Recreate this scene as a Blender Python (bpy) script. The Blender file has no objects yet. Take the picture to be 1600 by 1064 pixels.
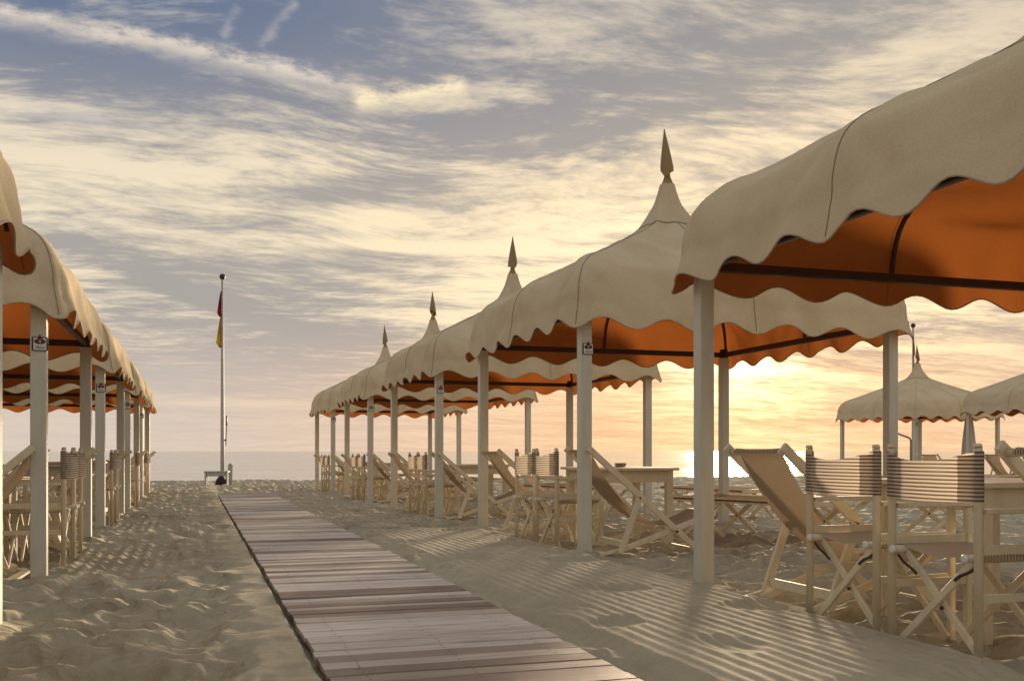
import bpy, bmesh, math, random
import numpy as np
from mathutils import Vector, Matrix

random.seed(7)
RNG = np.random.default_rng(11)
R = math.radians
scene = bpy.context.scene
col = scene.collection

# ------------------------------------------------------------------ camera
CAM_H = 0.87
YAW = R(17.73)
cam_d = bpy.data.cameras.new('camera')
cam_d.sensor_width = 36.0
cam_d.lens = 35.0
cam_d.shift_y = 0.108
cam_d.clip_start = 0.05
cam_d.clip_end = 60000
cam = bpy.data.objects.new('camera', cam_d)
cam.location = (0, 0, CAM_H)
cam.rotation_euler = (R(90), 0, -YAW)
col.objects.link(cam)
scene.camera = cam

# ------------------------------------------------------------------ exposure
scene.view_settings.view_transform = 'Standard'
scene.view_settings.look = 'None'
scene.view_settings.exposure = 1.06
scene.view_settings.gamma = 1.0
scene.view_settings.use_curve_mapping = False
scene.cycles.max_bounces = 6
scene.cycles.diffuse_bounces = 3
scene.cycles.transmission_bounces = 6
scene.cycles.use_denoising = True

# ------------------------------------------------------------------ sun
SUN_AZ = R(30.9)      # clockwise from +Y (the direction of the boardwalk)
SUN_EL = R(5.4)
LAMP_EL = SUN_EL
sun_dir = Vector((math.sin(SUN_AZ) * math.cos(SUN_EL), math.cos(SUN_AZ) * math.cos(SUN_EL), math.sin(SUN_EL)))
sd = bpy.data.lights.new('sun', 'SUN')
sd.energy = 3.8
sd.angle = R(5)
sd.color = (1.0, 0.77, 0.53)
so = bpy.data.objects.new('sun', sd)
lamp_dir = Vector((math.sin(SUN_AZ) * math.cos(LAMP_EL), math.cos(SUN_AZ) * math.cos(LAMP_EL), math.sin(LAMP_EL)))
so.rotation_euler = (-lamp_dir).to_track_quat('-Z', 'Y').to_euler()
so.location = (30, 60, 12)
col.objects.link(so)

# ------------------------------------------------------------------ node helper
class NT:
    """small helper that writes arithmetic as shader nodes"""
    def __init__(self, tree):
        self.t = tree
    def node(self, kind, **kw):
        n = self.t.nodes.new(kind)
        for k, v in kw.items():
            setattr(n, k, v)
        return n
    def put(self, sock, v):
        if isinstance(v, bpy.types.NodeSocket):
            self.t.links.new(v, sock)
        elif v is not None:
            if isinstance(v, (tuple, list)) and sock.type == 'RGBA' and len(v) == 3:
                v = (*v, 1)
            sock.default_value = v
    def m(self, op, a, b=None, c=None, clamp=False):
        n = self.node('ShaderNodeMath', operation=op, use_clamp=clamp)
        self.put(n.inputs[0], a)
        if b is not None: self.put(n.inputs[1], b)
        if c is not None: self.put(n.inputs[2], c)
        return n.outputs[0]
    def add(self, a, b): return self.m('ADD', a, b)
    def sub(self, a, b): return self.m('SUBTRACT', a, b)
    def mul(self, a, b): return self.m('MULTIPLY', a, b)
    def div(self, a, b): return self.m('DIVIDE', a, b)
    def mx(self, a, b): return self.m('MAXIMUM', a, b)
    def mn(self, a, b): return self.m('MINIMUM', a, b)
    def step(self, x, lo, hi, to0=0.0, to1=1.0, kind='SMOOTHSTEP'):
        n = self.node('ShaderNodeMapRange', interpolation_type=kind, clamp=True) if kind == 'LINEAR' else self.node('ShaderNodeMapRange', interpolation_type=kind)
        self.put(n.inputs[0], x)
        n.inputs[1].default_value = lo; n.inputs[2].default_value = hi
        n.inputs[3].default_value = to0; n.inputs[4].default_value = to1
        return n.outputs[0]
    def mix(self, f, a, b, blend='MIX'):
        n = self.node('ShaderNodeMix', data_type='RGBA', blend_type=blend)
        n.clamp_factor = True
        self.put(n.inputs[0], f); self.put(n.inputs[6], a); self.put(n.inputs[7], b)
        return n.outputs[2]
    def xyz(self, x, y, z):
        n = self.node('ShaderNodeCombineXYZ')
        for i, v in enumerate((x, y, z)): self.put(n.inputs[i], v)
        return n.outputs[0]
    def sep(self, v):
        n = self.node('ShaderNodeSeparateXYZ'); self.put(n.inputs[0], v)
        return n.outputs
    def noise(self, vec, scale=5, detail=4, rough=0.5, dist=0.0, lac=2.0):
        n = self.node('ShaderNodeTexNoise')
        self.put(n.inputs['Vector'], vec)
        n.inputs['Scale'].default_value = scale; n.inputs['Detail'].default_value = detail
        n.inputs['Roughness'].default_value = rough; n.inputs['Distortion'].default_value = dist
        n.inputs['Lacunarity'].default_value = lac
        return n.outputs[0]
    def mapping(self, vec, scale=(1, 1, 1), rot=(0, 0, 0), loc=(0, 0, 0)):
        n = self.node('ShaderNodeMapping'); self.put(n.inputs[0], vec)
        n.inputs[1].default_value = loc; n.inputs[2].default_value = rot; n.inputs[3].default_value = scale
        return n.outputs[0]

# ------------------------------------------------------------------ world: sunset sky
world = bpy.data.worlds.new('World')
scene.world = world
world.use_nodes = True
wt = world.node_tree
wt.nodes.clear()
W = NT(wt)
wout = W.node('ShaderNodeOutputWorld')
tc = W.node('ShaderNodeTexCoord')
dirv = tc.outputs['Generated']
dx, dy, dz = W.sep(dirv)
az = W.m('ARCTAN2', dx, dy)                    # radians clockwise from +Y
zc = W.mx(dz, 0.0)
hor = W.m('SQRT', W.mx(W.sub(1.0, W.mul(dz, dz)), 1e-4))
el = W.m('ARCTAN2', dz, hor)

def px_az(x): return YAW + math.atan((x - 800) / 1555)
def px_el(x, y): return math.atan((705 - y) / math.hypot(1555, x - 800))

sun_dot = W.node('ShaderNodeVectorMath', operation='DOT_PRODUCT')
W.put(sun_dot.inputs[0], dirv); sun_dot.inputs[1].default_value = sun_dir
sdot = W.mx(sun_dot.outputs['Value'], 0.0)
glow_w = W.m('POWER', sdot, 7.0)
glow_m = W.m('POWER', sdot, 45.0)
glow_n = W.m('POWER', sdot, 420.0)
core = W.m('POWER', sdot, 5000.0)

# clouds lie on a flat layer overhead, so they foreshorten towards the horizon
inv = W.div(1.0, W.add(zc, 0.10))
pu = W.mul(dx, inv); pv = W.mul(dy, inv)
P = W.xyz(pu, pv, 0.0)
warp = W.noise(P, 1.1, 1, 0.5)
warp2 = W.noise(W.mapping(P, loc=(7, 3, 0)), 1.1, 1, 0.5)
Pn = W.node('ShaderNodeVectorMath', operation='ADD')
W.put(Pn.inputs[0], P); W.put(Pn.inputs[1], W.xyz(W.mul(W.sub(warp, 0.5), 0.5), W.mul(W.sub(warp2, 0.5), 0.5), 0.0))
Pw = Pn.outputs[0]
n_big = W.noise(W.mapping(Pw, rot=(0, 0, R(50)), scale=(0.6, 1.5, 1)), 1.5, 10, 0.62)
n_fine = W.noise(W.mapping(Pw, rot=(0, 0, R(52)), scale=(0.8, 2.0, 1)), 4.6, 9, 0.66)
n_wisp = W.noise(W.mapping(Pw, rot=(0, 0, R(70)), scale=(1.0, 2.2, 1)), 12.0, 6, 0.66)
n_puff = W.noise(P, 13.0, 8, 0.66)

# banks of cloud that stand in known directions: (x, y, half width, half height, tilt, amount)
BANKS = [
    (150, 90, 260, 75, 8, -0.34), (330, 195, 230, 42, 5, -0.20), (470, 20, 150, 40, 0, -0.26),
    (650, 60, 190, 60, -8, -0.14), (120, 205, 150, 16, 3, -0.20),
    (120, 250, 170, 34, 2, 0.26), (330, 250, 230, 38, 0, 0.16), (560, 240, 190, 40, 0, 0.12),
    (780, 205, 150, 30, -6, -0.30), (905, 150, 140, 30, -18, -0.14), (640, 285, 70, 26, -4, -0.24), (500, 310, 110, 24, -14, -0.26),
    (740, 320, 60, 20, 0, -0.14), (880, 260, 170, 30, -6, 0.2), (560, 345, 100, 16, -2, 0.24),
    (600, 385, 260, 8, 1, 0.34), (330, 395, 240, 26, 5, -0.18), (230, 430, 150, 14, 16, -0.26), (330, 470, 120, 16, 18, -0.22),
    (520, 440, 130, 30, 8, 0.10), (380, 555, 240, 60, 0, -0.25), (300, 600, 160, 50, 0, -0.22), (500, 510, 120, 40, 0, -0.10),
    (345, 632, 110, 7, 0, 0.40), (600, 560, 100, 30, 0, -0.04),
    (850, 395, 160, 60, -8, 0.14), (960, 300, 130, 70, 0, 0.10), (1050, 250, 120, 60, 0, 0.08), (1010, 370, 120, 12, -8, -0.2), (930, 215, 160, 14, -14, -0.24), (1120, 200, 130, 22, -16, -0.22), (1150, 130, 220, 30, -14, -0.2),
    (1150, 60, 220, 50, -14, -0.10), (1260, 130, 150, 30, -14, 0.12), (1480, 40, 90, 30, -10, 0.12),
    (1150, 660, 300, 18, 0, -0.10), (1080, 545, 70, 22, -8, 0.12),
]
bias = None
tilt_noise = W.sub(n_puff, 0.5)
q_rag = W.add(1.0, W.add(W.mul(W.sub(n_fine, 0.5), 2.2), W.mul(tilt_noise, 1.2)))
for (bx, by, sx, sy, rot, amt) in BANKS:
    a0 = px_az(bx); e0 = px_el(bx, by)
    ca, sa = math.cos(R(rot)), math.sin(R(rot))
    k = 1 / 1555.0
    da = W.mul(W.sub(az, a0), math.cos(e0)); de = W.sub(el, e0)
    # image y runs down, elevation up
    q1 = W.m('MULTIPLY_ADD', da, ca / (sx * k), W.mul(de, -sa / (sx * k)))
    q2 = W.m('MULTIPLY_ADD', da, sa / (sy * k), W.mul(de, ca / (sy * k)))
    q = W.add(W.mul(q1, q1), W.mul(q2, q2))
    g = W.m('EXPONENT', W.mul(W.mul(q, q_rag), -0.7))
    term = W.mul(g, amt)
    bias = term if bias is None else W.add(bias, term)

dens = W.add(W.add(W.mul(W.sub(n_big, 0.5), 1.75), W.mul(W.sub(n_fine, 0.5), 1.0)), W.mul(bias, 0.95))
dens = W.add(dens, W.mul(W.sub(n_wisp, 0.5), 0.6))
dens = W.add(dens, 0.03)
lowfade = W.step(el, 0.02, 0.12, 0.45, 1.0)
dens = W.mul(dens, lowfade)
thick = W.step(dens, -0.30, 0.33)               # 0 = open blue grey, 1 = lit cream cloud

# horizon tints
gs = W.m('EXPONENT', W.mul(W.m('POWER', W.div(W.sub(az, SUN_AZ), 0.36), 2.0), -1.0))
low_open = W.mix(gs, (0.53, 0.465, 0.415), (0.74, 0.385, 0.18))
low_lit = W.mix(gs, (0.68, 0.56, 0.45), (0.95, 0.60, 0.30))
side = W.step(az, R(-8), R(40))
high_open = W.mix(side, (0.085, 0.135, 0.24), (0.29, 0.275, 0.265))
mid_open = W.mix(side, (0.335, 0.315, 0.295), (0.40, 0.34, 0.285))
high_lit = W.mix(side, (0.50, 0.47, 0.42), (0.58, 0.50, 0.40))
mid_lit = W.mix(side, (0.80, 0.685, 0.50), (0.92, 0.72, 0.45))
e_mid = W.step(el, 0.03, 0.15)
e_high = W.step(el, 0.22, 0.42)
open_c = W.mix(e_high, W.mix(e_mid, low_open, mid_open), high_open)
lit_c = W.mix(e_high, W.mix(e_mid, low_lit, mid_lit), high_lit)
sky_c = W.mix(thick, open_c, lit_c)

# overhead and behind the camera the unseen cloud deck has its own tones, set as fill light
deck = W.mix(W.step(el, 0.3, 0.8), W.mix(thick, (0.29, 0.295, 0.305), (0.47, 0.46, 0.44)), W.mix(thick, (0.38, 0.385, 0.40), (0.60, 0.58, 0.55)))
away = W.mx(W.step(el, 0.46, 0.80), W.step(W.m('ABSOLUTE', W.sub(az, YAW)), 0.75, 1.3))
away = W.mul(away, W.step(el, 0.0, 0.10, 0.6, 1.0))
sky_c = W.mix(away, sky_c, deck)

# old contrails: bands along great arcs, broken up by noise
def trail(p0, p1, width, amt, frac, lit=(0.70, 0.60, 0.48)):
    global sky_c
    d = []
    for (x, y) in (p0, p1):
        a, e = px_az(x), px_el(x, y)
        d.append(Vector((math.sin(a) * math.cos(e), math.cos(a) * math.cos(e), math.sin(e))))
    n = d[0].cross(d[1]).normalized()
    t = (d[1] - d[0]).normalized()
    mid = ((d[0] + d[1]) / 2)
    def dot(v):
        q = W.node('ShaderNodeVectorMath', operation='DOT_PRODUCT')
        W.put(q.inputs[0], dirv); q.inputs[1].default_value = v
        return q.outputs['Value']
    across = W.add(dot(n), W.add(W.mul(tilt_noise, width * 3.2), W.mul(W.sub(n_fine, 0.5), width * 2.5)))
    along = W.sub(dot(t), mid.dot(t))
    half = (d[1] - d[0]).length / 2
    f = W.mul(W.m('EXPONENT', W.mul(W.m('POWER', W.div(across, width), 2.0), -1.0)),
              W.step(W.m('ABSOLUTE', along), half * 0.8, half * 1.04, 1.0, 0.0))
    f = W.mul(f, W.step(n_puff, 0.5 - frac, 0.62, 0.25, 1.0))
    sky_c = W.mix(W.mul(f, amt), sky_c, lit)
trail((-60, 8), (575, 138), 0.0085, 0.95, 0.2, (0.66, 0.58, 0.49))
trail((545, 162), (735, 138), 0.0095, 0.9, 0.15, (0.90, 0.76, 0.50))
trail((30, 172), (250, 197), 0.005, 0.7, 0.2, (0.52, 0.47, 0.45))
trail((375, 10), (345, 60), 0.004, 0.35, 0.2, (0.5, 0.48, 0.48))
trail((465, 0), (405, 78), 0.004, 0.4, 0.2, (0.52, 0.5, 0.48))

# sunlight scattered in the thin cloud round the sun
def addc(base, f, c):
    return W.mix(f, base, c, 'ADD')
strk = W.step(W.add(dens, W.mul(W.sub(n_fine, 0.5), 0.6)), -0.35, 0.40, 0.15, 1.5)
sky_c = addc(sky_c, W.mul(W.mul(glow_w, 0.03), strk), (1.0, 0.66, 0.30))
sky_c = addc(sky_c, W.mul(W.mul(W.m('POWER', sdot, 22.0), 0.13), strk), (1.0, 0.78, 0.42))
sky_c = addc(sky_c, W.mul(W.mul(glow_n, 0.75), strk), (1.0, 0.76, 0.36))
sky_c = addc(sky_c, W.mul(W.mul(W.m('POWER', sdot, 130.0), 0.22), strk), (1.0, 0.80, 0.46))
sky_c = addc(sky_c, core, (1.6, 1.35, 0.9))

# the clear sky behind the cloud layer
nish = W.node('ShaderNodeTexSky')
nish.sky_type = 'NISHITA'
nish.sun_disc = False
nish.sun_elevation = SUN_EL
nish.sun_rotation = SUN_AZ
nish.altitude = 0
nish.dust_density = 2.0
veil = W.node('ShaderNodeVectorMath', operation='MINIMUM')
W.put(veil.inputs[0], nish.outputs[0]); veil.inputs[1].default_value = (0.34, 0.30, 0.27)
vs_ = W.node('ShaderNodeVectorMath', operation='SCALE')
W.put(vs_.inputs[0], veil.outputs[0]); W.put(vs_.inputs['Scale'], W.step(thick, 0.0, 1.0, 1.0, 0.35, 'LINEAR'))
bg_sky = W.node('ShaderNodeBackground'); W.put(bg_sky.inputs[0], vs_.outputs[0]); bg_sky.inputs[1].default_value = 0.05
bg_cl = W.node('ShaderNodeBackground'); W.put(bg_cl.inputs[0], sky_c); bg_cl.inputs[1].default_value = 0.53
sh = W.node('ShaderNodeAddShader')
wt.links.new(bg_sky.outputs[0], sh.inputs[0]); wt.links.new(bg_cl.outputs[0], sh.inputs[1])
wt.links.new(sh.outputs[0], wout.inputs[0])

# ------------------------------------------------------------------ materials
def new_mat(name):
    m = bpy.data.materials.new(name); m.use_nodes = True
    t = m.node_tree; t.nodes.clear()
    n = NT(t)
    out = n.node('ShaderNodeOutputMaterial')
    return m, n, out
def principled(n, out, color, rough=0.6, bump=None, bstr=0.3, bdist=0.01, **kw):
    p = n.node('ShaderNodeBsdfPrincipled')
    n.put(p.inputs['Base Color'], color); n.put(p.inputs['Roughness'], rough)
    for k, v in kw.items(): n.put(p.inputs[k], v)
    if bump is not None:
        b = n.node('ShaderNodeBump'); b.inputs['Strength'].default_value = bstr; b.inputs['Distance'].default_value = bdist
        n.put(b.inputs['Height'], bump); n.t.links.new(b.outputs[0], p.inputs['Normal'])
    n.t.links.new(p.outputs[0], out.inputs[0])
    return p
def objco(n): return n.node('ShaderNodeTexCoord').outputs['Object']
def rnd(n): return n.node('ShaderNodeObjectInfo').outputs['Random']

M = {}
# painted wood
def painted(name, c0, c1, rough=0.5):
    m, n, o = new_mat(name)
    co = objco(n)
    f = n.noise(n.mapping(co, scale=(6, 6, 1.2)), 3, 5, 0.6)
    g = n.noise(co, 35, 4, 0.6)
    c = n.mix(n.step(f, 0.35, 0.75), c0, c1)
    c = n.mix(n.step(g, 0.62, 0.75, 0, 0.35), c, tuple(v * 0.72 for v in c1))
    c = n.mix(n.mul(rnd(n), 0.16), c, tuple(v * 0.7 for v in c1))
    principled(n, o, c, rough, n.noise(n.mapping(co, scale=(40, 40, 5)), 4, 3), 0.12, 0.004)
    M[name] = m
painted('post_paint', (0.58, 0.56, 0.47), (0.52, 0.50, 0.41), 0.42)
painted('chair_wood', (0.72, 0.63, 0.45), (0.64, 0.54, 0.37), 0.62)
painted('table_wood', (0.58, 0.50, 0.35), (0.50, 0.42, 0.29), 0.6)
painted('white_paint', (0.46, 0.45, 0.42), (0.38, 0.37, 0.34), 0.6)
painted('grey_metal', (0.30, 0.29, 0.28), (0.24, 0.23, 0.22), 0.4)

def plain(name, c, rough=0.5, metallic=0.0):
    m, n, o = new_mat(name)
    f = n.noise(objco(n), 18, 4)
    principled(n, o, n.mix(f, tuple(v * 0.8 for v in c), c), rough, Metallic=metallic)
    M[name] = m
plain('dark_frame', (0.045, 0.018, 0.012), 0.45)
plain('strap_black', (0.03, 0.022, 0.018), 0.5)
plain('bolt', (0.10, 0.06, 0.03), 0.4, 0.6)
plain('sign_white', (0.70, 0.68, 0.64), 0.4)
plain('sign_dark', (0.02, 0.012, 0.012), 0.4)
plain('sign_red', (0.10, 0.012, 0.015), 0.35)
plain('cap_white', (0.78, 0.76, 0.72), 0.4)
plain('flag_red', (0.34, 0.02, 0.02), 0.8)
plain('flag_yellow', (0.52, 0.38, 0.02), 0.8)
plain('umbrella_cloth', (0.55, 0.53, 0.52), 0.85)
plain('hood_canvas_shaded', (0.30, 0.215, 0.11), 0.9)  # same cloth as the canopy, its backlit shade put into the colour
plain('hem', (0.46, 0.37, 0.25), 0.85)
plain('seam', (0.27, 0.21, 0.13), 0.9)
plain('dark_bag', (0.03, 0.025, 0.02), 0.9)
plain('red_cloth', (0.42, 0.03, 0.02), 0.85)

# two-faced canvas: sand coloured outside, orange inside
m, n, o = new_mat('canvas')
co = objco(n)
st = n.noise(n.mapping(co, scale=(1, 1, 0.5)), 1.6, 6, 0.6)
weave = n.noise(n.mapping(co, scale=(1, 1, 5)), 60, 3, 0.7)
fine = n.noise(co, 9, 6, 0.6)
outc = n.mix(n.step(st, 0.35, 0.72), (0.72, 0.60, 0.41), (0.62, 0.505, 0.33))
outc = n.mix(n.step(weave, 0.40, 0.75, 0, 0.34), outc, (0.24, 0.19, 0.12))
outc = n.mix(n.mul(rnd(n), 0.25), outc, (0.36, 0.33, 0.26))
inc = n.mix(n.step(st, 0.35, 0.7), (0.34, 0.105, 0.03), (0.27, 0.075, 0.02))
inc = n.mix(n.step(weave, 0.45, 0.75, 0, 0.3), inc, (0.45, 0.11, 0.012))
bf = n.node('ShaderNodeNewGeometry').outputs['Backfacing']
cc = n.mix(bf, outc, inc)
tr_c = n.mix(bf, (0.34, 0.2, 0.09), (0.37, 0.115, 0.024))
bmp = n.node('ShaderNodeBump'); bmp.inputs['Strength'].default_value = 0.4; bmp.inputs['Distance'].default_value = 0.035
rid = n.noise(n.mapping(co, scale=(0.7, 0.7, 2.0)), 2.4, 2, 0.45)
n.put(bmp.inputs['Height'], n.add(n.add(n.mul(fine, 0.35), n.mul(weave, 0.06)), n.mul(rid, 1.0)))
df = n.node('ShaderNodeBsdfDiffuse'); n.put(df.inputs[0], cc); n.t.links.new(bmp.outputs[0], df.inputs['Normal'])
tl = n.node('ShaderNodeBsdfTranslucent'); n.put(tl.inputs[0], tr_c); n.t.links.new(bmp.outputs[0], tl.inputs['Normal'])
ms = n.node('ShaderNodeMixShader'); n.put(ms.inputs[0], n.step(bf, 0, 1, 0.10, 0.27, 'LINEAR'))
n.t.links.new(df.outputs[0], ms.inputs[1]); n.t.links.new(tl.outputs[0], ms.inputs[2]); n.t.links.new(ms.outputs[0], o.inputs[0])
M['canvas'] = m

# striped fabric; axis = local coordinate the stripes alternate along
def striped(name, axis, period, dark, light, duty=0.5, transl=0.3):
    m, n, o = new_mat(name)
    co = objco(n)
    s = n.sep(co)[axis]
    w = n.noise(co, 14, 3)
    ph = n.m('FRACT', n.div(n.add(s, n.mul(w, period * 0.12)), period))
    f = n.step(n.m('ABSOLUTE', n.sub(ph, 0.5)), duty * 0.5 - 0.05, duty * 0.5 + 0.05)
    c = n.mix(f, dark, light)
    c = n.mix(n.step(n.noise(co, 6, 4), 0.4, 0.8, 0, 0.3), c, tuple(v * 0.7 for v in light))
    d = n.node('ShaderNodeBsdfDiffuse'); n.put(d.inputs[0], c)
    t = n.node('ShaderNodeBsdfTranslucent'); n.put(t.inputs[0], c)
    x = n.node('ShaderNodeMixShader'); x.inputs[0].default_value = transl
    n.t.links.new(d.outputs[0], x.inputs[1]); n.t.links.new(t.outputs[0], x.inputs[2]); n.t.links.new(x.outputs[0], o.inputs[0])
    M[name] = m
striped('back_stripe', 2, 0.0165, (0.15, 0.11, 0.10), (0.72, 0.63, 0.50), 0.44, 0.5)
striped('seat_stripe', 0, 0.0165, (0.40, 0.30, 0.22), (0.76, 0.67, 0.53), 0.40, 0.3)
striped('sling_stripe', 1, 0.0135, (0.13, 0.075, 0.05), (0.60, 0.48, 0.32), 0.48, 0.22)

# weathered planks
m, n, o = new_mat('plank_wood')
co = objco(n); rv = rnd(n)
off = n.node('ShaderNodeVectorMath', operation='ADD'); n.put(off.inputs[0], co); n.put(off.inputs[1], n.xyz(n.mul(rv, 37.0), n.mul(rv, 13.0), 0.0))
gr = n.noise(n.mapping(off.outputs[0], scale=(1.6, 38, 38)), 2.2, 7, 0.65, 0.4)
gr2 = n.noise(n.mapping(off.outputs[0], scale=(0.8, 7, 7)), 2.0, 5, 0.6, 0.6)
blot = n.noise(off.outputs[0], 3.0, 5, 0.6)
ramp = n.node('ShaderNodeValToRGB'); n.put(ramp.inputs[0], rv)
cr = ramp.color_ramp
cr.elements[0].position = 0.0; cr.elements[0].color = (0.19, 0.125, 0.085, 1)
cr.elements[1].position = 1.0; cr.elements[1].color = (0.64, 0.575, 0.52, 1)
for pos, c in ((0.22, (0.23, 0.16, 0.115, 1)), (0.34, (0.40, 0.32, 0.25, 1)), (0.5, (0.52, 0.445, 0.385, 1)), (0.75, (0.58, 0.51, 0.455, 1))):
    e = cr.elements.new(pos); e.color = c
c = n.mix(n.step(gr, 0.35, 0.72), ramp.outputs[0], n.mix(0.45, ramp.outputs[0], (0.09, 0.065, 0.05)))
c = n.mix(n.step(gr2, 0.5, 0.72, 0, 0.4), c, (0.15, 0.11, 0.085))
c = n.mix(n.step(blot, 0.55, 0.75, 0, 0.35), c, (0.40, 0.34, 0.25))
principled(n, o, c, 0.62, gr, 0.5, 0.004)
M['plank_wood'] = m

# sand
m, n, o = new_mat('sand')
geo = n.node('ShaderNodeNewGeometry').outputs['Position']
a = n.noise(geo, 1.1, 5, 0.6); b = n.noise(geo, 9, 5, 0.65); g = n.noise(geo, 260, 2, 0.7); sp = n.noise(geo, 70, 3, 0.6)
c = n.mix(n.step(a, 0.35, 0.68), (0.50, 0.445, 0.325), (0.42, 0.375, 0.275))
c = n.mix(n.step(b, 0.4, 0.72, 0, 0.4), c, (0.33, 0.285, 0.205))
c = n.mix(n.step(g, 0.35, 0.7, 0, 0.35), c, (0.27, 0.235, 0.175))
c = n.mix(n.step(sp, 0.70, 0.76, 0, 0.6), c, (0.11, 0.09, 0.065))
hb = n.add(n.mul(n.noise(geo, 28, 5, 0.65), 0.45), n.mul(g, 0.12))
def hollows(scale, seed):
    v = n.node('ShaderNodeTexVoronoi', feature='F1'); v.inputs['Scale'].default_value = scale; v.inputs['Randomness'].default_value = 1.0
    wv = n.node('ShaderNodeVectorMath', operation='ADD'); n.put(wv.inputs[0], n.mapping(geo, scale=(1, 1.15, 0.0), loc=(seed, seed, 0))); n.put(wv.inputs[1], n.xyz(n.mul(n.noise(geo, 5, 3), 0.16), n.mul(n.noise(geo, 4, 3), 0.16), 0.0))
    n.put(v.inputs['Vector'], wv.outputs[0])
    return v.outputs['Distance']
gxx, gyy, _z = n.sep(geo)
free_m = n.mx(n.mx(n.step(gxx, 0.15, 0.35, 1.0, 0.0), n.step(gxx, 3.0, 3.2)), n.step(n.add(gyy, n.mul(b, 5.0)), 12.5, 16.0))
hb = n.add(hb, n.mul(free_m, n.add(n.mul(n.m('POWER', hollows(4.4, 0.0), 1.3), 3.6), n.mul(n.m('POWER', hollows(9.0, 5.0), 1.3), 1.3))))
principled(n, o, c, 0.95, hb, 0.9, 0.03, **{'Specular IOR Level': 0.1})
M['sand'] = m

# sea
m, n, o = new_mat('sea_water')
geo = n.node('ShaderNodeNewGeometry').outputs['Position']
w0 = n.noise(n.mapping(geo, rot=(0, 0, R(-10)), scale=(0.018, 0.085, 1)), 1.0, 6, 0.68, 0.3)
w1 = n.noise(n.mapping(geo, rot=(0, 0, R(-12)), scale=(0.10, 0.42, 1)), 1.0, 5, 0.62, 0.4)
w2 = n.noise(n.mapping(geo, rot=(0, 0, R(-18)), scale=(0.9, 2.2, 1)), 1.0, 4, 0.6)
principled(n, o, n.mix(n.step(n.add(w0, n.mul(n.sub(w1, 0.5), 0.5)), 0.40, 0.60), (0.42, 0.385, 0.335), (0.70, 0.64, 0.55)), n.step(w0, 0.35, 0.65, 0.05, 0.16), n.add(n.mul(w0, 3.2), n.add(n.mul(w1, 0.5), n.mul(w2, 0.1))), 1.0, 0.17, IOR=1.33)
M['sea_water'] = m

m, n, o = new_mat('glass')
principled(n, o, (0.8, 0.78, 0.7), 0.08, None, **{'Transmission Weight': 0.8})
M['glass'] = m

# ------------------------------------------------------------------ mesh helpers
def frame_of(d, up=Vector((0, 0, 1))):
    d = d.normalized()
    if abs(d.dot(up)) > 0.97: up = Vector((0, 1, 0)) if abs(d.y) < 0.9 else Vector((1, 0, 0))
    s = d.cross(up).normalized(); u = s.cross(d).normalized()
    return d, s, u
def bar(bm, p0, p1, w, h, up=(0, 0, 1), bev=0.0):
    """rectangular bar from p0 to p1; w across, h along up"""
    p0, p1 = Vector(p0), Vector(p1)
    d, s, u = frame_of(p1 - p0, Vector(up))
    b = min(w, h) * 0.16 if bev == 0 else bev
    prof = [(-w / 2 + b, -h / 2), (w / 2 - b, -h / 2), (w / 2, -h / 2 + b), (w / 2, h / 2 - b), (w / 2 - b, h / 2), (-w / 2 + b, h / 2), (-w / 2, h / 2 - b), (-w / 2, -h / 2 + b)]
    v0 = [bm.verts.new(p0 + s * x + u * y) for x, y in prof]
    v1 = [bm.verts.new(p1 + s * x + u * y) for x, y in prof]
    k = len(prof)
    for i in range(k):
        bm.faces.new((v0[i], v1[i], v1[(i + 1) % k], v0[(i + 1) % k]))
    bm.faces.new(v0); bm.faces.new(list(reversed(v1)))
def tube(bm, pts, r, n=10, caps=True, closed=False, up=(0, 0, 1)):
    pts = [Vector(p) for p in pts]
    rs = r if isinstance(r, (list, tuple)) else [r] * len(pts)
    rings = []
    k = len(pts)
    for i, p in enumerate(pts):
        a = pts[(i - 1) % k] if (i > 0 or closed) else pts[i]
        b = pts[(i + 1) % k] if (i < k - 1 or closed) else pts[i]
        d, s, u = frame_of(b - a, Vector(up))
        rings.append([bm.verts.new(p + (s * math.cos(2 * math.pi * j / n) + u * math.sin(2 * math.pi * j / n)) * rs[i]) for j in range(n)])
    for i in range(k if closed else k - 1):
        q, w = rings[i], rings[(i + 1) % k]
        for j in range(n):
            f = bm.faces.new((q[j], q[(j + 1) % n], w[(j + 1) % n], w[j])); f.smooth = True
    if caps and not closed:
        bm.faces.new(list(reversed(rings[0]))); bm.faces.new(rings[-1])
def sheet(bm, rows, thick=0.0):
    """grid of points (rows of equal length) -> smooth quads, optionally doubled with thickness along normals"""
    g = [[bm.verts.new(Vector(p)) for p in r] for r in rows]
    for i in range(len(g) - 1):
        for j in range(len(g[0]) - 1):
            f = bm.faces.new((g[i][j], g[i + 1][j], g[i + 1][j + 1], g[i][j + 1])); f.smooth = True
    return g
def obj(name, bm, mat, parent=None):
    bmesh.ops.recalc_face_normals(bm, faces=bm.faces[:]) if name not in ('canopy',) else None
    me = bpy.data.meshes.new(name); bm.to_mesh(me); bm.free()
    me.materials.append(M[mat])
    o = bpy.data.objects.new(name, me)
    col.objects.link(o)
    if parent is not None: o.parent = parent
    return o
def thing(name, loc=(0, 0, 0), rz=0.0):
    o = bpy.data.objects.new(name, None); o.empty_display_size = 0.2
    o.location = loc; o.rotation_euler = (0, 0, rz); col.objects.link(o)
    return o
def tag(o, label, cat, group=None):
    o['label'] = label; o['category'] = cat
    if group: o['group'] = group
    return o
def dup(root):
    r = root.copy(); col.objects.link(r)
    for ch in list(root.children):
        c = ch.copy(); col.objects.link(c); c.parent = r
        for g in list(ch.children):
            d = g.copy(); col.objects.link(d); d.parent = c
    return r

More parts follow.
